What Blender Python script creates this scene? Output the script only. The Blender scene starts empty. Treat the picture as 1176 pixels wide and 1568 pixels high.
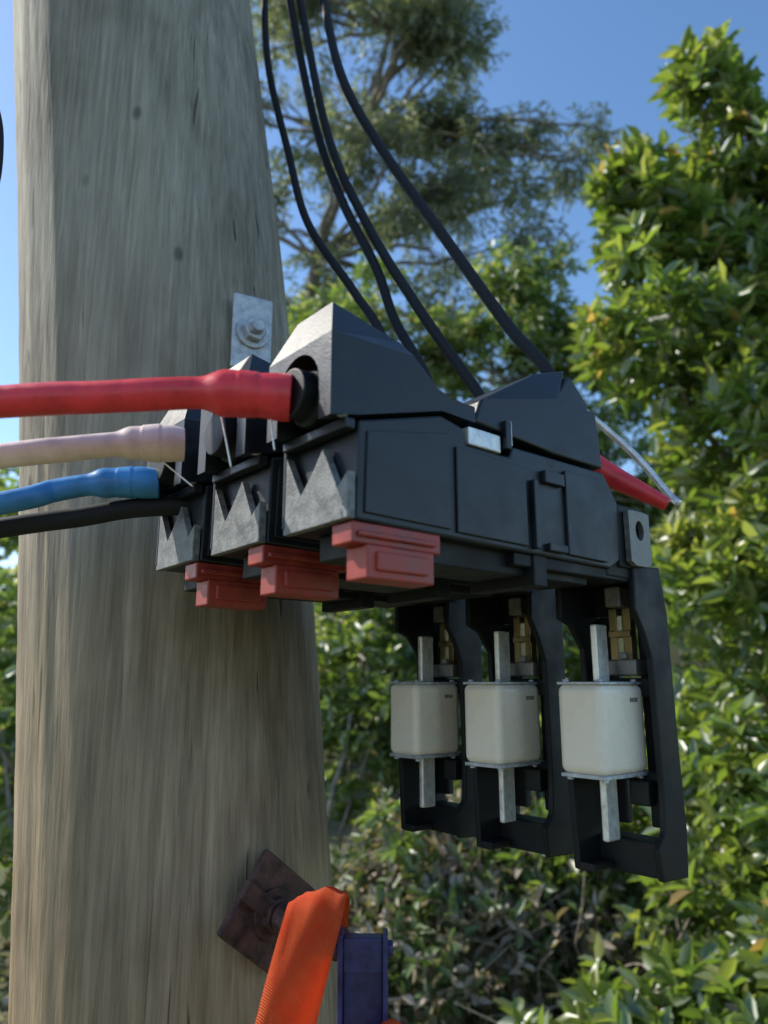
import bpy, bmesh, math, random
import numpy as np
from mathutils import Vector, noise
random.seed(7); rng=np.random.default_rng(11)
sc=bpy.context.scene
COL=sc.collection
R=math.radians
CAMH=1.6

# ------------------------------------------------------------------ materials
def newmat(name):
    m=bpy.data.materials.new(name); m.use_nodes=True
    nt=m.node_tree; nt.nodes.clear()
    out=nt.nodes.new('ShaderNodeOutputMaterial')
    return m,nt,out
def N(nt,t,**kw):
    n=nt.nodes.new(t)
    for k,v in kw.items():
        if hasattr(n,k): setattr(n,k,v)
        else: n.inputs[k].default_value=v
    return n
def ramp(nt,stops,fac=None):
    r=nt.nodes.new('ShaderNodeValToRGB')
    e=r.color_ramp.elements
    while len(e)<len(stops): e.new(0.5)
    for i,(p,c) in enumerate(stops):
        e[i].position=p; e[i].color=(c[0],c[1],c[2],1) if not isinstance(c,(int,float)) else (c,c,c,1)
    if fac is not None: nt.links.new(fac,r.inputs[0])
    return r
def simple(name,base,rough=.5,metal=0,spec=.5,var=.25,scale=40,bump=.1,bscale=200,bdist=.001,dirt=None):
    m,nt,out=newmat(name)
    p=N(nt,'ShaderNodeBsdfPrincipled'); nt.links.new(p.outputs[0],out.inputs[0])
    tc=N(nt,'ShaderNodeTexCoord')
    n1=N(nt,'ShaderNodeTexNoise',Scale=scale,Detail=4.0,Roughness=.65)
    nt.links.new(tc.outputs['Object'],n1.inputs['Vector'])
    lo=[c*(1-var) for c in base]; hi=[min(1,c*(1+var)) for c in base]
    if dirt: hi=dirt
    r=ramp(nt,[(.35,lo),(.68,hi)],n1.outputs['Fac'])
    nt.links.new(r.outputs[0],p.inputs['Base Color'])
    rr=ramp(nt,[(.3,max(0,rough-.12)),(.7,min(1,rough+.12))],n1.outputs['Fac'])
    nt.links.new(rr.outputs[0],p.inputs['Roughness'])
    p.inputs['Metallic'].default_value=metal
    p.inputs['Specular IOR Level'].default_value=spec
    n2=N(nt,'ShaderNodeTexNoise',Scale=bscale,Detail=2.0)
    nt.links.new(tc.outputs['Object'],n2.inputs['Vector'])
    b=N(nt,'ShaderNodeBump',Strength=bump,Distance=bdist)
    nt.links.new(n2.outputs['Fac'],b.inputs['Height']); nt.links.new(b.outputs[0],p.inputs['Normal'])
    return m
M_black=simple('black_plastic',(.014,.018,.023),.44,var=.5,scale=30,bump=.15,bscale=600)
M_black2=simple('black_carrier_plastic',(.008,.009,.010),.55,spec=.35,var=.2,scale=25)
M_grey=simple('painted_sunlit_plastic',(.19,.195,.19),.6,var=.45,scale=110,bump=.4,bscale=500)  # sunlight painted in as grey; the end face itself is black plastic
M_redpl=simple('dark_red_plastic',(.34,.045,.03),.42,var=.25,scale=50)
M_red=simple('red_heatshrink',(.78,.04,.05),.36,var=.2,scale=50,bump=.5,bscale=70)
M_white=simple('white_heatshrink',(.84,.65,.56),.5,var=.12,scale=60,bump=.5,bscale=70)
M_blue=simple('blue_heatshrink',(.045,.24,.52),.4,var=.2,scale=50,bump=.5,bscale=70)
M_cable=simple('black_cable_sheath',(.018,.019,.022),.7,spec=.3,var=.2,scale=60)
M_ceram=simple('glazed_ceramic',(.93,.81,.66),.28,var=.03,scale=20,bump=.05,bscale=120)
M_steel=simple('plated_steel',(.80,.78,.74),.38,metal=.5,var=.2,scale=120,bump=.15)
M_galv=simple('galvanised_steel',(.52,.54,.56),.55,metal=.5,var=.3,scale=90,bump=.25)
M_clamp=simple('dull_clamp_steel',(.22,.21,.19),.5,metal=.5,var=.3,scale=90,bump=.2)
M_brass=simple('brass',(.28,.22,.10),.45,metal=.7,var=.25,scale=120)
M_rust=simple('rusty_steel',(.085,.042,.036),.75,metal=.15,var=.5,scale=60,bump=.8,bscale=220,dirt=(.18,.09,.07))
M_navy=simple('blue_painted_steel',(.035,.035,.12),.4,var=.4,scale=60)
M_bark=simple('grey_bark',(.26,.22,.18),.85,var=.45,scale=14,bump=.6,bscale=30,bdist=.02)
M_twig=simple('dry_twig',(.36,.29,.22),.8,var=.4,scale=20)

def leafmat(name,stops,trans=.35,rough=.35,gl=.06,tcol=1.6):
    m,nt,out=newmat(name)
    a=N(nt,'ShaderNodeAttribute'); a.attribute_name='rnd'
    r=ramp(nt,stops,a.outputs['Fac'])
    d=N(nt,'ShaderNodeBsdfDiffuse'); nt.links.new(r.outputs[0],d.inputs[0])
    g=N(nt,'ShaderNodeBsdfGlossy',Roughness=rough); g.inputs[0].default_value=(1,1,1,1)
    t=N(nt,'ShaderNodeBsdfTranslucent')
    mx=N(nt,'ShaderNodeMix'); mx.data_type='RGBA'; mx.blend_type='MULTIPLY'; mx.inputs[0].default_value=1
    nt.links.new(r.outputs[0],mx.inputs[6]); mx.inputs[7].default_value=(tcol*1.1,tcol*1.15,tcol*.5,1)
    nt.links.new(mx.outputs[2],t.inputs[0])
    s=N(nt,'ShaderNodeMixShader'); s.inputs[0].default_value=trans
    nt.links.new(d.outputs[0],s.inputs[1]); nt.links.new(t.outputs[0],s.inputs[2])
    s2=N(nt,'ShaderNodeMixShader'); s2.inputs[0].default_value=gl
    nt.links.new(s.outputs[0],s2.inputs[1]); nt.links.new(g.outputs[0],s2.inputs[2])
    nt.links.new(s2.outputs[0],out.inputs[0])
    return m
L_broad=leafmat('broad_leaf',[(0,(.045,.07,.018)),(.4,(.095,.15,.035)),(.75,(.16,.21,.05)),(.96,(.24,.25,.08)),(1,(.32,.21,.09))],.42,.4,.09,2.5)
L_gum=leafmat('gum_leaf',[(0,(.075,.095,.07)),(.6,(.13,.155,.11)),(1,(.24,.24,.17))],.45,.45,.10,2.2)
L_mid=leafmat('bush_leaf',[(0,(.05,.085,.022)),(.6,(.12,.175,.045)),(.9,(.20,.24,.07)),(1,(.34,.28,.17))],.42,.4,.10,2.5)
L_dry=leafmat('dry_leaf',[(0,(.12,.08,.05)),(.40,(.32,.25,.18)),(.62,(.50,.42,.34)),(.70,(.12,.17,.05)),(1,(.08,.13,.03))],.25,.5,.05,1.4)

# ------------------------------------------------------------------ mesh helpers
def obj_from(name,verts,faces,mat,parent=None,smooth=False,bevel=0,seg=2):
    me=bpy.data.meshes.new(name); me.from_pydata([tuple(v) for v in verts],[],faces)
    bm=bmesh.new(); bm.from_mesh(me); bmesh.ops.recalc_face_normals(bm,faces=bm.faces); bm.to_mesh(me); bm.free()
    me.materials.append(mat)
    if smooth: me.polygons.foreach_set('use_smooth',[True]*len(me.polygons))
    o=bpy.data.objects.new(name,me); COL.objects.link(o)
    if parent: o.parent=parent
    if bevel:
        b=o.modifiers.new('b','BEVEL'); b.width=bevel; b.segments=seg; b.limit_method='ANGLE'; b.angle_limit=R(35)
        b.harden_normals=False
    return o
def empty(name,loc=(0,0,0),rz=0):
    e=bpy.data.objects.new(name,None); COL.objects.link(e); e.location=loc; e.rotation_euler=(0,0,rz); e.empty_display_size=.05
    return e
class MB:
    def __init__(s): s.v=[]; s.f=[]
    def add(s,v,f):
        k=len(s.v); s.v+= [tuple(x) for x in v]; s.f+=[tuple(i+k for i in q) for q in f]
    def box(s,x0,x1,y0,y1,z0,z1):
        s.add([(x0,y0,z0),(x1,y0,z0),(x1,y1,z0),(x0,y1,z0),(x0,y0,z1),(x1,y0,z1),(x1,y1,z1),(x0,y1,z1)],
              [(0,3,2,1),(4,5,6,7),(0,1,5,4),(1,2,6,5),(2,3,7,6),(3,0,4,7)])
    def prism(s,prof,y0,y1):   # prof in (L,Z) mm
        n=len(prof)
        v=[(p[0]/1000,y0,p[1]/1000) for p in prof]+[(p[0]/1000,y1,p[1]/1000) for p in prof]
        s.add(v,[tuple(range(n)),tuple(range(2*n-1,n-1,-1))]+[(i,(i+1)%n,(i+1)%n+n,i+n) for i in range(n)])
    def endprism(s,prof,x0,x1):  # prof in (S,Z) mm extruded along L
        n=len(prof)
        v=[(x0,p[0]/1000,p[1]/1000) for p in prof]+[(x1,p[0]/1000,p[1]/1000) for p in prof]
        s.add(v,[tuple(range(n)),tuple(range(2*n-1,n-1,-1))]+[(i,(i+1)%n,(i+1)%n+n,i+n) for i in range(n)])
    def roof(s,prof,iB,iC,T1,T2,y0,y1,ins):
        n=len(prof); m=.001
        v=[(p[0]*m,y0,p[1]*m) for p in prof]+[(p[0]*m,y1,p[1]*m) for p in prof]
        v+=[(T1[0]*m,y0+ins,T1[1]*m),(T2[0]*m,y0+ins,T2[1]*m),(T1[0]*m,y1-ins,T1[1]*m),(T2[0]*m,y1-ins,T2[1]*m)]
        a,b,c,d=2*n,2*n+1,2*n+2,2*n+3
        f=[tuple(range(n)),tuple(range(2*n-1,n-1,-1))]
        f+=[(i,(i+1)%n,(i+1)%n+n,i+n) for i in range(n) if not (i==iB)]
        f+=[(iB,iC,b,a),(iB+n,c,d,iC+n),(iB,a,c,iB+n),(iC,iC+n,d,b),(a,b,d,c)]
        s.add(v,f)
    def tube(s,pts,rad,n=12,cap=True):
        pts=[Vector(p) for p in pts]; up=Vector((.13,.21,.97)); prev=None
        vs=[];fs=[]
        for i,p in enumerate(pts):
            t=(pts[min(i+1,len(pts)-1)]-pts[max(i-1,0)]).normalized()
            if prev is None:
                a=t.cross(up if abs(t.dot(up))<.95 else Vector((1,0,0))).normalized()
            else:
                a=(prev-t*prev.dot(t)).normalized()
            prev=a; b=t.cross(a)
            for j in range(n):
                q=2*math.pi*j/n
                vs.append(p+(a*math.cos(q)+b*math.sin(q))*rad[i])
        for i in range(len(pts)-1):
            for j in range(n):
                fs.append((i*n+j,i*n+(j+1)%n,(i+1)*n+(j+1)%n,(i+1)*n+j))
        if cap:
            fs.append(tuple(range(n))[::-1]); fs.append(tuple((len(pts)-1)*n+j for j in range(n)))
        s.add(vs,fs)
    def make(s,name,mat,parent=None,**k): return obj_from(name,s.v,s.f,mat,parent,**k)
def cat(pts,sub=10):
    P=[Vector(p) for p in pts]; P=[P[0]*2-P[1]]+P+[P[-1]*2-P[-2]]; out=[]
    for i in range(1,len(P)-2):
        for k in range(sub):
            t=k/sub; a,b,c,d=P[i-1:i+3]
            out.append(.5*((2*b)+(c-a)*t+(2*a-5*b+4*c-d)*t*t+(3*b-a-3*c+d)*t**3))
    out.append(P[-2]); return out

# ------------------------------------------------------------------ fuse switch units
def make_unit(name,loc,first,extra=0,tilt=0):
    e=empty(name,loc,R(40))
    if first is not None:
        for c in first.children:
            o=c.copy(); COL.objects.link(o); o.parent=e
            if c.name.startswith(('fuse_','brass','contact')): o.location=(0,extra,0); o.rotation_euler=(0,0,R(tilt))
        return e
    S0,S1=-.020,.051
    b=MB()
    b.prism([(-270,96),(-3,92),(12,100),(14,150),(-4,174),(-122,173),(-126,164),(-172,164),(-176,176),(-196,180),(-268,160)],S0,S1)
    b.make('base_body',M_black,e,bevel=.0018)
    b=MB()
    b.prism([(-264,101),(-190,100),(-190,168),(-262,154)],S0-.0016,S0-.0002)
    b.prism([(-184,99),(-110,98),(-110,158),(-184,160)],S0-.0022,S0-.0002)
    b.prism([(-62,97),(-10,96),(-10,166),(-62,165)],S0-.003,S0-.0002)
    b.prism([(-104,97),(-99,97),(-99,150),(-104,150)],S0-.005,S0-.0002)
    b.prism([(-88,97),(-66,97),(-66,103),(-88,103)],S0-.005,S0-.0002)
    b.prism([(-90,150),(-66,150),(-66,160),(-90,160)],S0-.005,S0-.0002)
    b.prism([(-134,168),(-128,168),(-128,190),(-134,190)],S0-.005,S0+.002)
    b.make('side_ribs',M_black,e,bevel=.0008)
    b=MB()
    b.box(-.255,-.02,S0+.012,S1-.012,.078,.0955)
    b.box(-.12,.03,S0+.004,S1-.004,.084,.0935)
    b.box(-.10,-.085,S0+.002,S1-.002,.070,.0935)
    b.make('underside_keel',M_black2,e,bevel=.001)
    b=MB()
    b.roof([(-291,158),(-291,213),(-222,216),(-209,206),(-199,198),(-187,194),(-163,194),(-163,182),(-196,183),(-268,163)],1,2,(-279,243),(-221,232),S0-.001,S1+.001,.016)
    cover=b.make('cable_cover',M_black,e)
    cb=MB(); cb.tube([(-.32,.0155,.184),(-.235,.0155,.184)],[.024,.024],28)
    cut=cb.make('cut',M_black2,e)
    cb=MB(); cb.box(-.32,-.236,-.0085,.0395,.14,.184); cut2=cb.make('cut2',M_black2,e)
    for c in (cut,cut2):
        md=cover.modifiers.new('x','BOOLEAN'); md.operation='DIFFERENCE'; md.object=c; md.solver='EXACT'
    dg=bpy.context.evaluated_depsgraph_get(); dg.update()
    me=bpy.data.meshes.new_from_object(cover.evaluated_get(dg)); cover.modifiers.clear(); cover.data=me
    me.materials.clear(); me.materials.append(M_black)
    bpy.data.objects.remove(cut); bpy.data.objects.remove(cut2)
    bb=cover.modifiers.new('b','BEVEL'); bb.width=.0022; bb.segments=3; bb.limit_method='ANGLE'; bb.angle_limit=R(25)
    b=MB()
    b.roof([(-164,183),(-156,202),(-62,226),(-11,226),(-6,177),(-70,177),(-120,180)],1,2,(-77,248),(-34,263),S0-.001,S1+.001,.012)
    b.prism([(-62,226),(-36,256),(-12,236),(-11,226)],S0+.006,S1-.006)
    b.make('hinge_cover',M_black,e,bevel=.002,seg=3)
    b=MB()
    b.endprism([(S0*1000,96.5),(51,95.5),(51,152),(31,119),(19,131),(7,146),(-9,117),(-20,126)],-.2765,-.2705)  # sunlit area of the end face as a plate, zigzag top its shadow edge
    b.make('painted_sunlit_face',M_grey,e,bevel=.0006)
    b=MB()
    b.box(-.279,-.271,S0,S1,.153,.160); b.box(-.277,-.262,S1-.002,S1+.0015,.1,.16)
    b.make('entry_lip',M_black,e,bevel=.001)
    b=MB(); b.tube([(-.297,.0155,.181),(-.285,.0155,.181),(-.283,.0155,.181),(-.24,.0155,.181)],[.0165,.0165,.0195,.0195],28)
    b.make('entry_gland',M_black2,e,bevel=.001)
    b=MB()
    b.box(-.272,-.198,S0+.001,S0+.022,.082,.0955)
    b.box(-.262,-.206,S0-.001,S0+.020,.061,.082)
    b.box(-.255,-.213,S0-.0035,S0,.066,.078)
    b.box(-.268,-.204,S0-.002,S0+.002,.086,.090)
    b.make('red_latch',M_redpl,e,bevel=.0012)
    b=MB()
    b.box(-.170,-.136,S0-.001,.035,.1645,.178); b.box(-.127,-.1235,S0-.002,S0+.006,.172,.192)
    b.make('metal_strap',M_steel,e,bevel=.001)
    b=MB(); b.tube([(-.288,-.0175,.163),(-.277,-.0175,.163)],[.0035,.0035],10); b.make('cover_screw',M_galv,e)
    b=MB(); v=[];n=24
    cx,cz,r=36,128,6.5
    ring=[(cx+r*math.cos(2*math.pi*i/n),cz+r*1.35*math.sin(2*math.pi*i/n)) for i in range(n)]
    def sq(i):
        a=2*math.pi*i/n; c,s_=math.cos(a),math.sin(a); k=1/max(abs(c)/16,abs(s_)/(17 if s_>0 else 31))
        return (cx+c*k,cz+s_*k)
    sqr=[sq(i) for i in range(n)]
    for y in (S0-.006,S0-.001):
        v+=[(p[0]/1000,y,p[1]/1000) for p in ring]+[(p[0]/1000,y,p[1]/1000) for p in sqr]
    f=[]
    for i in range(n):
        j=(i+1)%n
        f+=[(i,j,n+j,n+i),(2*n+i,3*n+i,3*n+j,2*n+j),(i,2*n+i,2*n+j,j),(n+i,n+j,3*n+j,3*n+i)]
    b.add(v,f); b.make('terminal_plate',M_clamp,e)
    b=MB(); b.box(.012,.054,S0,S1,.095,.150); b.make('terminal_block',M_black2,e,bevel=.002)
    # fuse carrier, swung open and hanging
    b=MB()
    b.prism([(30,97),(72,100),(79,60),(80,-60),(82,-120),(78,-156),(40,-154),(36,-130),(48,-118),(50,-85),(48,20),(40,40),(28,60)],-.021,-.015)
    b.prism([(14,104),(72,104),(80,60),(81,-60),(84,-122),(78,-156),(22,-153),(18,-78),(38,-74),(48,-40),(46,30),(30,50),(14,56)],.045,.051)
    b.box(.066,.074,-.015,.045,.060,.097)
    b.box(.072,.080,-.015,.006,-.120,.060)
    b.box(.072,.080,.028,.045,-.120,.060)
    b.box(.050,.078,-.015,.045,-.155,-.128)
    b.box(.060,.078,-.015,.045,-.012,.004)
    b.box(.060,.078,-.015,.045,-.082,-.074)
    b.box(-.004,.062,-.017,.049,.0865,.099)
    b.box(.02,.05,.030,.045,-.153,-.146)
    b.box(.048,.060,-.008,.010,-.100,-.080)
    b.make('fuse_carrier',M_black2,e,bevel=.0015)
    b=MB(); b.box(.062,.071,.006,.014,.018,.066); b.box(.062,.071,.020,.028,.018,.066); b.box(.060,.070,.006,.028,.040,.046)
    b.make('brass_contact',M_brass,e,bevel=.0008)
    b=MB(); b.box(.050,.072,-.004,.030,.006,.020); b.box(.048,.054,.004,.012,.020,.026)
    b.box(.045,.07,.004,.02,.066,.084)
    b.make('contact_clamp',M_clamp,e,bevel=.0015)
    b=MB(); b.box(-.001,.064,-.002,.044,-.074,-.001)
    b.make('fuse_ceramic_body',M_ceram,e,bevel=.007,seg=5)
    b=MB(); b.box(.0,.063,-.001,.043,-.0015,.0008); b.box(.0,.063,-.001,.043,-.0765,-.0735)
    for z0,z1 in ((.0008,.003),(-.079,-.0765)):
        for (x,y) in ((.006,.004),(.057,.004),(.006,.038),(.057,.038)):
            b.tube([(x,y,z0),(x,y,z1)],[.003,.0026],10)
    b.make('fuse_end_plates',M_galv,e,bevel=.0004)
    b=MB(); b.box(.024,.042,.017,.023,.0008,.050); b.box(.024,.042,.017,.023,-.128,-.0765)
    b.make('fuse_knife_blades',M_steel,e,bevel=.0015)
    b=MB()
    for i in range(4): b.box(.040+i*.003,.042+i*.003,-.0024,-.0019,-.016,-.0125)
    b.make('fuse_rating_mark',M_clamp,e)
    return e
O=Vector((.177,.624,CAMH)); sv=Vector((-.643,.766,0))
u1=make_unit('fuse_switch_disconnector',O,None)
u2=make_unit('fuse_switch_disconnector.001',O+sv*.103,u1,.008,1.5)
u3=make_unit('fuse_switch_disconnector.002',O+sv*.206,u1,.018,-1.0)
b=MB()
b.box(-.235,-.195,.052,.40,.120,.128); b.box(-.235,-.229,.052,.40,.128,.150); b.box(-.12,-.09,.052,.30,.110,.117)
br=b.make('mounting_bracket',M_galv,None,bevel=.001); br.location=O; br.rotation_euler=(0,0,R(40))

# ------------------------------------------------------------------ cables
def cable(name,pts,rc,rb,matc,blen=.07,sub=14):
    e=empty(name)
    P=cat(pts,sub); d=0; rad=[]
    for i,p in enumerate(P):
        if i: d+=(P[i]-P[i-1]).length
        w=max(0,min(1,(d-blen*.78)/(blen*.3))); w=w*w*(3-2*w)
        r=rb*(1-w)+rc*w
        r*=1+.045*math.sin(d*170+rb*900)*(1-w)+.012*math.sin(d*90)
        if abs(d-blen*.5)<.006: r*=1.05
        rad.append(r)
    b=MB(); b.tube(P,rad,24); b.make('heatshrink_sleeve',matc,e,smooth=True)
    return e
cable('red_power_cable',[(-.060,.450,1.7795),(-.090,.447,1.781),(-.125,.445,1.781),(-.180,.442,1.777),(-.2425,.440,1.773),(-.42,.435,1.755),(-.9,.45,1.70)],.0105,.0148,M_red,.055,24)
cable('white_power_cable',[(-.148,.5225,1.772),(-.165,.517,1.771),(-.190,.512,1.769),(-.225,.50,1.761),(-.266,.490,1.7526),(-.45,.47,1.72),(-.95,.47,1.66)],.0090,.0130,M_white,.045,24)
cable('blue_power_cable',[(-.192,.612,1.766),(-.215,.607,1.766),(-.245,.602,1.763),(-.275,.597,1.756),(-.310,.580,1.741),(-.50,.56,1.70),(-1.0,.55,1.64)],.0095,.0130,M_blue,.055,24)
cable('black_power_cable',[(-.10,.64,1.755),(-.203,.62,1.7475),(-.26,.61,1.736),(-.317,.60,1.725),(-.5,.58,1.69),(-1.0,.57,1.63)],.0085,.0085,M_cable,.01,14)
def wire(name,pts,r,mat,r2=None):
    e=empty(name); P=cat(pts,14); k=len(P)-1
    b=MB(); b.tube(P,[r if r2 is None else r+(r2-r)*i/k for i in range(k+1)],16); b.make('sheath',mat,e,smooth=True); return e
oh=[
 ([(-.215,1.03,3.6),(-.205,1.01,3.0),(-.198,1.0,2.725),(-.183,.98,2.551),(-.143,.95,2.371),(-.105,.90,2.216),(-.039,.85,2.084),(.0,.80,1.99),(.03,.76,1.84)],.0056),
 ([(-.27,1.05,3.6),(-.20,1.02,3.0),(-.160,1.0,2.725),(-.106,.95,2.428),(-.061,.90,2.257),(-.010,.85,2.116),(.013,.83,2.033),(.05,.78,1.93),(.07,.74,1.82)],.0062),
 ([(-.30,1.08,3.6),(-.20,1.04,3.0),(-.144,1.0,2.725),(-.083,.92,2.379),(-.024,.87,2.196),(.040,.80,2.034),(.105,.76,1.906),(.13,.73,1.84),(.14,.72,1.80)],.0062),
 ([(-.28,1.06,3.6),(-.17,1.02,3.0),(-.104,.98,2.703),(-.065,.92,2.481),(-.011,.88,2.330),(.080,.80,2.116),(.138,.75,1.983),(.168,.72,1.922),(.19,.70,1.85)],.0068)]
for pts,r in oh: wire('overhead_service_cable',pts,r,M_cable)
wire('cable_loop',[(-.60,.62,2.6),(-.47,.61,2.34),(-.389,.60,2.168),(-.3665,.60,2.094),(-.374,.60,2.018),(-.43,.60,1.93),(-.6,.6,1.84)],.008,M_cable)
e=empty('outgoing_red_cable'); b=MB(); P=cat([(.16,.745,1.855),(.205,.745,1.830),(.232,.742,1.812),(.258,.736,1.795),(.288,.73,1.776)],10)
b.tube(P,[.0165-.0095*(i/(len(P)-1))**1.3 for i in range(len(P))],18); b.make('heatshrink_sleeve',M_red,e,smooth=True)
wire('earth_wire',[(.20,.80,1.93),(.25,.80,1.884),(.285,.795,1.845),(.311,.785,1.802),(.318,.775,1.788)],.0042,M_steel)
wire('seal_wire',[(-.073,.450,1.767),(-.0715,.449,1.756),(-.0695,.449,1.744)],.0006,M_steel)
wire('seal_wire',[(-.108,.462,1.774),(-.104,.460,1.758),(-.099,.460,1.736)],.0006,M_steel)
wire('seal_wire',[(-.165,.520,1.760),(-.155,.520,1.752),(-.138,.515,1.738)],.0006,M_steel)

# ------------------------------------------------------------------ wooden pole
def pole():
    m,nt,out=newmat('weathered_timber')
    p=N(nt,'ShaderNodeBsdfPrincipled',Roughness=.85); p.inputs['Specular IOR Level'].default_value=.25
    nt.links.new(p.outputs[0],out.inputs[0])
    tc=N(nt,'ShaderNodeTexCoord')
    def mp(sx,sy,sz):
        g=N(nt,'ShaderNodeMapping'); g.inputs['Scale'].default_value=(sx,sy,sz); nt.links.new(tc.outputs['Object'],g.inputs[0]); return g
    def nz(g,sc_,det,rg=.6,dist=0):
        n=N(nt,'ShaderNodeTexNoise',Scale=sc_,Detail=det,Roughness=rg,Distortion=dist); nt.links.new(g.outputs[0],n.inputs['Vector']); return n
    def mul(a,b_):
        q=N(nt,'ShaderNodeMix'); q.data_type='RGBA'; q.blend_type='MULTIPLY'; q.inputs[0].default_value=1
        nt.links.new(a,q.inputs[6]); nt.links.new(b_,q.inputs[7]); return q.outputs[2]
    fine=nz(mp(1,1,.03),190,5,.7,.2)
    med=nz(mp(1,1,.05),34,3,.6,.5)
    big=nz(mp(1,1,.5),6,4,.65)
    cr=nz(mp(1,1,.022),85,2,.5,.5)
    c1=ramp(nt,[(.30,(.22,.205,.18)),(.5,(.31,.295,.26)),(.72,(.42,.40,.36))],fine.outputs['Fac'])
    c2=ramp(nt,[(.32,(.78,.75,.69)),(.68,(1.15,1.12,1.06))],med.outputs['Fac'])
    sep=N(nt,'ShaderNodeSeparateXYZ'); nt.links.new(tc.outputs['Object'],sep.inputs[0])
    mr=N(nt,'ShaderNodeMapRange'); mr.inputs[1].default_value=1.2; mr.inputs[2].default_value=2.1; nt.links.new(sep.outputs['Z'],mr.inputs[0])
    tint=ramp(nt,[(0,(1.04,.80,.56)),(1,(1.0,.99,.96))],mr.outputs[0])
    c3=ramp(nt,[(.36,(.70,.68,.64)),(.5,(1,1,1)),(.66,(1.15,1.15,1.12))],big.outputs['Fac'])
    ck=ramp(nt,[(.28,.35),(.315,1)],cr.outputs['Fac'])
    vo=N(nt,'ShaderNodeTexVoronoi',Scale=13.0); nt.links.new(mp(1,1,.55).outputs[0],vo.inputs['Vector'])
    kn=ramp(nt,[(.04,.45),(.09,1)],vo.outputs['Distance'])
    nt.links.new(mul(mul(mul(mul(mul(c1.outputs[0],c2.outputs[0]),tint.outputs[0]),c3.outputs[0]),ck.outputs[0]),kn.outputs[0]),p.inputs['Base Color'])
    b1=N(nt,'ShaderNodeBump',Strength=.6,Distance=.003); nt.links.new(fine.outputs['Fac'],b1.inputs['Height'])
    nt.links.new(b1.outputs[0],p.inputs['Normal'])
    zs=[-.3,0,1.254,1.42,1.959,2.567,7.5]; xs=[-.085,-.11,-.213,-.227,-.276,-.360,-1.0]
    nr=180; V=[]
    Zv=np.concatenate([np.linspace(-.3,1.0,60),np.linspace(1.005,2.9,460),np.linspace(2.91,7.5,100)])
    for z in Zv:
        cx=float(np.mean([np.interp(z+dz,zs,xs) for dz in np.linspace(-.25,.25,9)]))
        for j in range(nr):
            a=2*math.pi*j/nr; x,y=math.cos(a),math.sin(a)
            r=.165-.0012*(z-1.5)
            r+=.003*noise.noise((x*1.5,y*1.5,z*1.2))+.0022*noise.noise((x*9,y*9,z*1.1))+.0018*noise.noise((x*26,y*26,z*3.5))
            r+=.0014*noise.noise((x*8,y*8,z*28))*max(0,noise.noise((x*3,y*3,z*3))+.2)
            cc=noise.noise((x*14+3,y*14,z*.55))
            if cc>.46: r-=.004*min(1,(cc-.46)/.08)
            V.append((cx+r*x,.88+r*y,z))
    F=[]
    n=len(Zv)
    for i in range(n-1):
        for j in range(nr): F.append((i*nr+j,i*nr+(j+1)%nr,(i+1)*nr+(j+1)%nr,(i+1)*nr+j))
    F.append(tuple((n-1)*nr+j for j in range(nr)))
    obj_from('wooden_power_pole',V,F,m,smooth=True)
pole()

def washer(name,loc,rz,ry,w,h,t,mat,mb,rb):
    e=empty(name,loc,rz); e.rotation_euler=(0,ry,rz)
    b=MB(); b.box(-w/2,w/2,-t/2,t/2,-h/2,h/2); b.make('square_washer',mat,e,bevel=.003,seg=3)
    b=MB(); b.tube([(0,-t/2,0),(0,-t/2-.004,0)],[rb,rb],24)
    b.tube([(0,-t/2-.004,0),(0,-t/2-.013,0)],[rb*.72,rb*.70],6)
    b.tube([(0,-t/2-.013,0),(0,-t/2-.022,0)],[rb*.42,rb*.36],14)
    b.make('bolt',mb,e,bevel=.001)
    return e
washer('galvanised_washer_plate',(-.147,.757,1.978),R(28),0,.046,.090,.006,M_galv,M_galv,.019)
e=washer('rusty_bolt_washer',(-.104,.742,1.395),R(44),R(38),.080,.080,.007,M_rust,M_rust,.022)
b=MB(); b.tube([(0,-.02,0),(0,-.10,-.004)],[.013,.013],18); b.make('threaded_eye_bolt',M_rust,e,bevel=.001)
b=MB(); b.box(-.045,.045,-.0125,-.0040,-.008,.008); b.make('rib',M_rust,e,bevel=.001)

def webbing():
    m,nt,out=newmat('orange_webbing')
    p=N(nt,'ShaderNodeBsdfPrincipled',Roughness=.7); nt.links.new(p.outputs[0],out.inputs[0])
    tc=N(nt,'ShaderNodeTexCoord')
    w=N(nt,'ShaderNodeTexWave',Scale=260.0,Distortion=.8); w.bands_direction='DIAGONAL'; nt.links.new(tc.outputs['Object'],w.inputs[0])
    n=N(nt,'ShaderNodeTexNoise',Scale=50.0,Detail=4.0); nt.links.new(tc.outputs['Object'],n.inputs[0])
    r=ramp(nt,[(.3,(.95,.10,.018)),(.7,(1.0,.20,.045))],n.outputs['Fac']); nt.links.new(r.outputs[0],p.inputs['Base Color'])
    b_=N(nt,'ShaderNodeBump',Strength=.9,Distance=.001); nt.links.new(w.outputs['Fac'],b_.inputs['Height']); nt.links.new(b_.outputs[0],p.inputs['Normal'])
    t=N(nt,'ShaderNodeBsdfTranslucent'); t.inputs[0].default_value=(1,.22,.04,1)
    s=N(nt,'ShaderNodeMixShader'); s.inputs[0].default_value=.45
    nt.links.new(p.outputs[0],s.inputs[1]); nt.links.new(t.outputs[0],s.inputs[2]); nt.links.new(s.outputs[0],out.inputs[0])
    return m
M_or=webbing()
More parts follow.
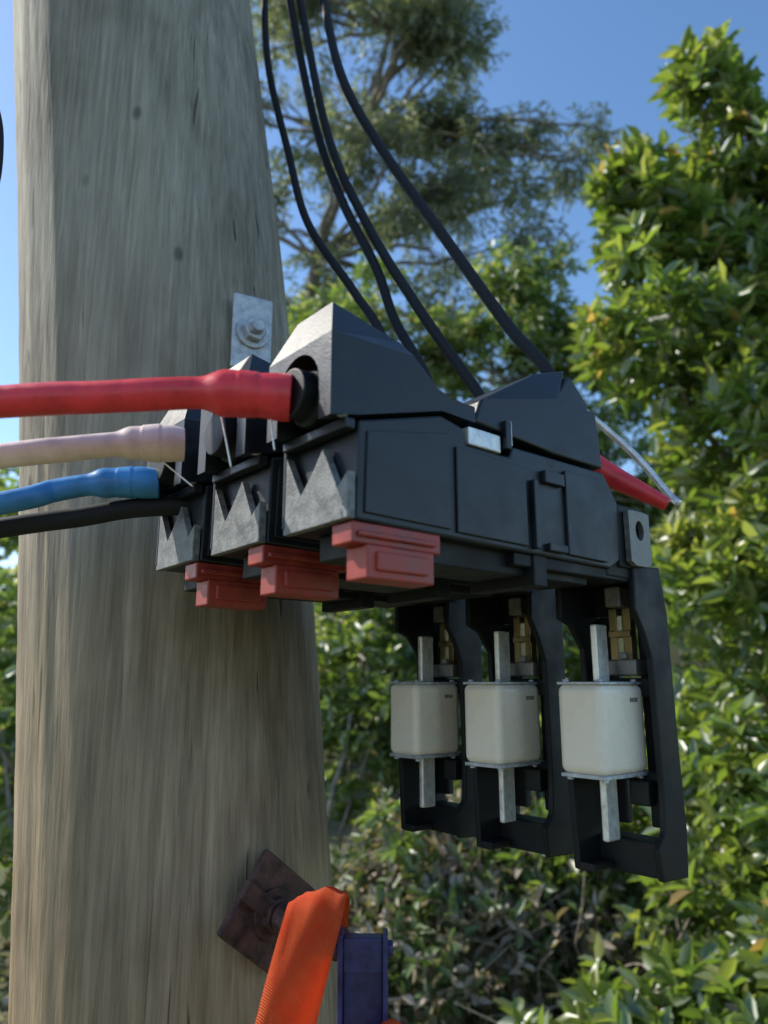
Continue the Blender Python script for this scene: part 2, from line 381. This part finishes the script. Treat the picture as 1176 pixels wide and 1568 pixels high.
def strap(name,pts,w,t,wd):
    e=empty(name); P=cat(pts,12); v=[];f=[]
    for i,p in enumerate(P):
        tt=(P[min(i+1,len(P)-1)]-P[max(i-1,0)]).normalized()
        wdv=Vector(wd); a=(wdv-tt*wdv.dot(tt)).normalized(); nn=tt.cross(a)
        for j in range(9):
            q=j/8-.5; v.append(p+a*(w*q)+nn*(.007*math.cos(q*3)+.0014*math.sin(q*14+i*.22)+t/2))
        for j in range(9):
            q=.5-j/8; v.append(p+a*(w*q)+nn*(.007*math.cos(q*3)+.0014*math.sin(q*14+i*.22)-t/2))
    for i in range(len(P)-1):
        for j in range(18): f.append((i*18+j,i*18+(j+1)%18,(i+1)*18+(j+1)%18,(i+1)*18+j))
    f.append(tuple(range(18))); f.append(tuple((len(P)-1)*18+j for j in range(18)))
    obj_from('webbing',v,f,M_or,e,smooth=True); return e
strap('orange_ratchet_strap',[(-.052,.70,1.385),(-.050,.675,1.415),(-.050,.645,1.431),(-.053,.620,1.428),(-.062,.605,1.395),(-.072,.60,1.355),(-.084,.59,1.30),(-.10,.58,1.2)],.043,.003,(.95,.22,.12))
strap('orange_ratchet_strap.001',[(-.016,.64,1.30),(-.005,.635,1.33),(.005,.63,1.342),(.02,.63,1.325),(.03,.63,1.28)],.030,.003,(.3,.9,.0))
b=MB(); b.box(-.020,-.016,-.01,.01,-.16,.0); b.box(.015,.019,-.01,.01,-.16,0); b.box(-.016,.015,-.006,.008,-.028,-.003); b.box(-.016,.015,.002,.008,-.16,-.028)
b.tube([(-.024,0,-.012),(.023,0,-.012)],[.006,.006],14)
o=b.make('ratchet_buckle',M_navy,None,bevel=.0012); o.location=(-.016,.645,1.408)

# ------------------------------------------------------------------ foliage
def leaves(name,pos,dr,ln,wd,mat,rnd,parent=None,droop=.12):
    n=len(pos); dr=dr/np.linalg.norm(dr,axis=1,keepdims=True)
    rv=rng.normal(size=(n,3))*.6+np.array([0,0,1.0]); sd=np.cross(dr,rv); sd/=np.linalg.norm(sd,axis=1,keepdims=True)+1e-9
    nm=np.cross(sd,dr); tw=rng.uniform(-.8,.8,(n,1)); sd=sd*np.cos(tw)+nm*np.sin(tw); nm=np.cross(sd,dr)
    T=[(0,0,0),(.28,.46,.10),(.66,.40,.08),(1,0,-droop),(.66,-.40,.08),(.28,-.46,.10)]
    V=np.zeros((n,6,3),dtype=np.float32)
    for k,(a,b_,c) in enumerate(T):
        V[:,k]=pos+dr*(a*ln)[:,None]+sd*(b_*wd)[:,None]+nm*(c*ln)[:,None]
    me=bpy.data.meshes.new(name); me.vertices.add(n*6); me.vertices.foreach_set('co',V.ravel())
    base=(np.arange(n)*6)[:,None]; idx=np.concatenate([base+np.array([0,1,2,3]),base+np.array([0,3,4,5])],axis=1).astype(np.int32).ravel()
    me.loops.add(n*8); me.loops.foreach_set('vertex_index',idx)
    me.polygons.add(n*2); me.polygons.foreach_set('loop_start',(np.arange(n*2)*4).astype(np.int32)); me.polygons.foreach_set('loop_total',np.full(n*2,4,dtype=np.int32))
    at=me.attributes.new('rnd','FLOAT','POINT'); at.data.foreach_set('value',np.repeat(rnd,6).astype(np.float32))
    me.update(); me.validate(); me.materials.append(mat)
    o=bpy.data.objects.new(name,me); COL.objects.link(o)
    if parent: o.parent=parent
    return o
def shoots(ell,n,gap=-.15,freq=1.6,up=.6,shell=.45,seed=0):
    w=np.array([(e[3]*e[4]*e[5])**(.62) for e in ell]); w/=w.sum()
    P=[];D=[];Q=[]
    while len(P)<n:
        e=ell[rng.choice(len(ell),p=w)]
        d=rng.normal(size=3); d/=np.linalg.norm(d); r=rng.uniform()**shell
        p=np.array(e[:3])+d*r*np.array(e[3:6])
        nv=noise.noise(Vector(p*freq)+Vector((seed,0,0)))+.5*noise.noise(Vector(p*freq*2.7))
        if nv<gap: continue
        P.append(p); D.append(d*.6+np.array([0,0,up])+rng.normal(size=3)*.35); Q.append(nv)
    D=np.array(D); D/=np.linalg.norm(D,axis=1,keepdims=True)
    return np.array(P),D,np.array(Q)
def rosettes(name,P,D,Q,k,ln,wd,mat,slen,spread=.9,parent=None,hang=0):
    n=len(P)*k; pos=np.repeat(P,k,0); ax=np.repeat(D,k,0); t=np.tile(np.linspace(0,1,k),len(P))
    a=t*k*2.4+np.repeat(rng.uniform(0,6.28,len(P)),k)
    tmp=np.cross(ax,np.array([.31,.22,.92])); tmp/=np.linalg.norm(tmp,axis=1,keepdims=True)+1e-9; t2=np.cross(ax,tmp)
    rad=tmp*np.cos(a)[:,None]+t2*np.sin(a)[:,None]
    dr=ax*(.25+.6*t[:,None])+rad*spread+rng.normal(size=(n,3))*.22+np.array([0,0,-hang])
    pos=pos+ax*(t*slen)[:,None]
    L=ln*rng.uniform(.65,1.25,n); W=wd*rng.uniform(.75,1.2,n)*(L/ln)
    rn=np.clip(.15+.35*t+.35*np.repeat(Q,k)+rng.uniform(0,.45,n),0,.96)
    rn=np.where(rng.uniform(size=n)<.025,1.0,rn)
    return leaves(name,pos,dr,L,W,mat,rn,parent)
def limb(b,a,c,r0,r1,wob=.12,n=9):
    a=Vector(a); c=Vector(c); L=(c-a).length; pts=[]
    o1=Vector(rng.normal(size=3))*wob*L*.5
    for i in range(n):
        t=i/(n-1); pts.append(a.lerp(c,t)+o1*math.sin(t*math.pi)+Vector(rng.normal(size=3))*wob*L*.05*(0<i<n-1))
    b.tube(pts,[r0+(r1-r0)*(i/(n-1)) for i in range(n)],6,cap=False); return pts
def tree(name,trunk,ell,n,k,ln,wd,lm,slen,gap,freq,up=.6,shell=.45,r0=.12,spread=.9,hang=0,seed=0,sub=3):
    e=empty(name); b=MB()
    T=[Vector(p) for p in trunk]; b.tube(cat(T,6),[r0*(1-.6*i/(6*(len(T)-1))) for i in range(6*(len(T)-1)+1)],12)
    P,D,Q=shoots(ell,n,gap,freq,up,shell,seed)
    for q in ell:
        c=Vector(q[:3]); s=min(T,key=lambda t:(t-c).length+max(0,t.z-c.z)*2)
        pts=limb(b,s,c,r0*.38,r0*.12,.15)
        for i in range(sub):
            d=Vector(rng.normal(size=3)); d.normalize(); d=Vector((d.x*q[3],d.y*q[4],abs(d.z)*q[5]*.9+.05))
            limb(b,pts[int(rng.integers(3,9))],c+d*.85,r0*.12,r0*.03,.15,6)
    b.make('trunk_and_limbs',M_bark,e,smooth=True)
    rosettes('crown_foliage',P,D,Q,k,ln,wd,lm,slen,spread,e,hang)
    return e
ell=[(1.84,3.6,4.80,.20,.22,.34),(1.98,3.7,4.45,.30,.3,.3),(2.25,3.8,4.25,.55,.5,.42),(1.36,3.5,4.18,.17,.2,.2),(1.50,3.6,3.85,.28,.3,.28),
     (2.1,3.8,3.6,.62,.6,.5),(1.42,3.5,3.28,.42,.4,.28),(1.95,3.6,2.75,.50,.5,.42),(1.9,3.6,1.95,.55,.55,.55),(1.8,3.6,1.1,.58,.55,.6),
     (2.9,3.9,3.7,.5,.5,.7),(2.9,3.9,2.4,.5,.5,.8),(1.65,3.5,.5,.5,.4,.4)]
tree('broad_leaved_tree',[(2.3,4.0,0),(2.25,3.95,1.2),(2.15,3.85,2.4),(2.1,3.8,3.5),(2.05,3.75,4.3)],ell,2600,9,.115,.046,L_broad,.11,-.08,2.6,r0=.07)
g=[]
def reg(n,x0,x1,z0,z1,r,y0=8,y1=10):
    for i in range(n):
        s=rng.uniform(.6,1.4)*r
        g.append((rng.uniform(x0,x1),rng.uniform(y0,y1),rng.uniform(z0,z1),s*1.2,s,s*.7))
reg(60,-2.0,1.1,5.2,12.8,.40); reg(16,.4,2.1,7.2,9.7,.38,8.5,9.5); reg(8,1.4,3.1,8.5,9.5,.28,8.8,9.2); reg(9,.2,1.2,10,12.2,.36); reg(4,-3.2,-1.8,8,12,.6)
tree('gum_tree',[(-1.6,9.3,0),(-1.5,9.2,2.5),(-1.3,9.1,5),(-.9,9.0,7.2),(-.3,9,9.2),(.1,9,11)],g,3300,11,.13,.030,L_gum,.28,.0,2.3,up=-.1,shell=.8,r0=.11,hang=.5,spread=.8,seed=5,sub=2)
g2=[(1.35,7,5.55,.42,.4,.5),(1.75,7.1,5.0,.45,.4,.45),(1.1,7,4.9,.55,.5,.5),(2.15,7.2,4.5,.5,.4,.45),(.6,7,4.8,.55,.5,.5),(1.6,7,4.0,.6,.5,.4),(1.85,7,5.75,.25,.3,.28),
    (-.4,7,4.9,.6,.5,.6),(-.1,7.2,5.6,.4,.4,.4),(.2,7.3,3.9,.8,.5,.5),(1.3,7.2,3.2,.8,.5,.5),(2.4,7.2,3.4,.7,.5,.6),(3.0,7.2,3.2,.6,.5,.7),(2.6,7.2,2.4,.7,.5,.6),(2.8,7.1,4.1,.4,.4,.4)]
tree('understorey_tree',[(.9,7.3,0),(.95,7.3,1.5),(1.0,7.2,3.0),(1.3,7.1,4.6)],g2,2700,9,.10,.040,L_mid,.12,-.05,2.4,up=.4,shell=.6,r0=.06,seed=9,sub=2)
def bush(name,ell,n,k,ln,wd,lm,slen,gap=-.2,freq=2.5,up=.5,r0=.03,seed=0):
    e=empty(name); b=MB()
    for q in ell:
        base=Vector((q[0]+rng.uniform(-.2,.2),q[1],0))
        for i in range(5):
            d=Vector(rng.normal(size=3)); d.normalize()
            limb(b,base,(q[0]+d.x*q[3]*.8,q[1]+d.y*q[4]*.8,q[2]+d.z*q[5]*.8),r0,r0*.25,.18)
    b.make('stems',M_bark,e,smooth=True)
    P,D,Q=shoots(ell,n,gap,freq,up,.5,seed)
    P[:,2]=np.abs(P[:,2])
    rosettes('leaves',P,D,Q,k,ln,wd,lm,slen,.9,e)
bush('shrub',[(-.2,5.2,1.35,.6,.4,.7),(.45,5.3,1.4,.6,.4,.7),(1.15,5.1,1.2,.6,.5,.75),(.2,5.5,2.1,.7,.5,.5),(1.0,5.4,2.2,.6,.5,.5)],1900,8,.10,.044,L_mid,.09)
bush('shrub.001',[(-2.1,4.6,1.1,.7,.5,.8),(-2.6,4.9,1.7,.7,.5,.6),(-1.5,5.4,1.0,.6,.5,.7)],800,8,.095,.042,L_mid,.09,seed=4)
bush('shrub.002',[(1.05,2.9,.35,.38,.3,.28),(1.45,2.8,.45,.4,.35,.32),(.75,3.1,.18,.3,.25,.2),(1.75,2.95,.6,.4,.35,.4)],420,9,.10,.050,L_broad,.08,gap=-.4,seed=8)
bush('shrub.003',[(.85,4.1,.75,.30,.25,.2),(1.25,4.1,.75,.35,.3,.35),(.15,4.0,.9,.22,.2,.16)],260,8,.09,.04,L_mid,.08,gap=-.1,seed=14)
bush('distant_foliage',[(x,11+rng.uniform(-.5,1.5),z,1.1,.7,.9) for x in np.arange(-8,9,1.3) for z in (1.2,2.9,3.9)],3300,7,.22,.10,L_mid,.25,gap=-.5,freq=1.0,seed=3)
e=empty('dry_brush'); b=MB()
for i in range(80):
    x=rng.uniform(-.4,1.6); y=rng.uniform(3.6,4.6)
    d=Vector(rng.normal(size=3)); limb(b,(x,y,rng.uniform(0,.3)),(x+d.x*.4,y+d.y*.3,rng.uniform(.2,.9)),rng.uniform(.004,.009),.002,.25,7)
for i in range(3): limb(b,(.35+.15*i,4.2,0),(.1+.35*i,4.3,1.2),.018,.006,.2)
b.make('twigs',M_twig,e,smooth=True)
P,D,Q=shoots([(.25,4.0,.35,.55,.45,.35),(.9,4.1,.40,.6,.4,.35),(.5,4.3,.7,.6,.35,.28),(-.2,4.2,.3,.5,.4,.35)],1200,-.2,3,.5,.5,2)
P[:,2]=np.abs(P[:,2])
rosettes('dead_leaves',P,D,Q,7,.085,.036,L_dry,.09,.9,e)
n=6000; pos=np.stack([rng.uniform(-3,4,n),rng.uniform(2.6,7,n),rng.uniform(.005,.03,n)],1); dr=rng.normal(size=(n,3)); dr[:,2]*=.2
leaves('leaf_litter',pos,dr,rng.uniform(.05,.11,n),rng.uniform(.02,.045,n),L_dry,rng.uniform(0,.8,n))
e=empty('dead_branch'); b=MB(); limb(b,(1.75,4.6,4.0),(1.35,4.5,4.9),.014,.004,.12); b.make('branch',M_bark,e,smooth=True)

# ------------------------------------------------------------------ ground and hillside
m,nt,out=newmat('soil_and_grass'); p=N(nt,'ShaderNodeBsdfPrincipled',Roughness=.95); nt.links.new(p.outputs[0],out.inputs[0])
tc=N(nt,'ShaderNodeTexCoord'); n1=N(nt,'ShaderNodeTexNoise',Scale=1.3,Detail=8.0,Roughness=.7); nt.links.new(tc.outputs['Object'],n1.inputs[0])
r=ramp(nt,[(.3,(.08,.065,.035)),(.5,(.12,.12,.05)),(.62,(.08,.10,.03)),(.75,(.20,.17,.11))],n1.outputs['Fac']); nt.links.new(r.outputs[0],p.inputs['Base Color'])
gv=[];gf=[];xs=np.concatenate([np.linspace(-600,-20,8),np.linspace(-16,16,60),np.linspace(20,600,8)]);ys=np.concatenate([np.linspace(-600,-12,8),np.linspace(-10,16,50),np.linspace(20,600,8)])
for y in ys:
    for x in xs:
        hill=0 if y<6 else (3.4 if y>25 else 3.4/(1+math.exp(-(y-13.5)*1.3)))
        gv.append((x,y,(.08*noise.noise((x*.6,y*.6,0)) if abs(x)<17 and 1.5<y<17 else 0)+hill*(1+.25*noise.noise((x*.15,3,0)))-.02))
nx=len(xs)
for j in range(len(ys)-1):
    for i in range(nx-1): gf.append((j*nx+i,j*nx+i+1,(j+1)*nx+i+1,(j+1)*nx+i))
obj_from('ground',gv,gf,m,smooth=True)

# ------------------------------------------------------------------ light, sky, camera
az=R(-72); el=R(40)
sd=Vector((math.sin(az)*math.cos(el),math.cos(az)*math.cos(el),math.sin(el)))
L=bpy.data.lights.new('sun','SUN'); L.energy=5.0; L.angle=R(.5); L.color=(1,.95,.86)
lo=bpy.data.objects.new('sun',L); COL.objects.link(lo); lo.rotation_euler=sd.to_track_quat('Z','Y').to_euler(); lo.location=sd*50
w=bpy.data.worlds.new('World'); sc.world=w; w.use_nodes=True; nt=w.node_tree
bg=nt.nodes['Background']; sky=nt.nodes.new('ShaderNodeTexSky'); sky.sky_type='NISHITA'; sky.sun_disc=False
sky.sun_elevation=el; sky.sun_rotation=az; sky.air_density=1.0; sky.dust_density=.5; sky.ozone_density=1.5
hs=nt.nodes.new('ShaderNodeHueSaturation'); hs.inputs['Saturation'].default_value=1.15; hs.inputs['Value'].default_value=1.5
nt.links.new(sky.outputs[0],hs.inputs['Color']); nt.links.new(hs.outputs[0],bg.inputs[0]); bg.inputs[1].default_value=.15
sc.view_settings.view_transform='Standard'; sc.view_settings.look='None'; sc.view_settings.exposure=0
cd=bpy.data.cameras.new('camera'); cam=bpy.data.objects.new('camera',cd); COL.objects.link(cam); sc.camera=cam
cam.location=(0,0,CAMH); cam.rotation_euler=(R(103),0,0)
cd.sensor_fit='VERTICAL'; cd.sensor_height=36; cd.sensor_width=27; cd.lens=26; cd.clip_start=.01; cd.clip_end=2000
cd.dof.use_dof=True; cd.dof.focus_distance=.66; cd.dof.aperture_fstop=5.6
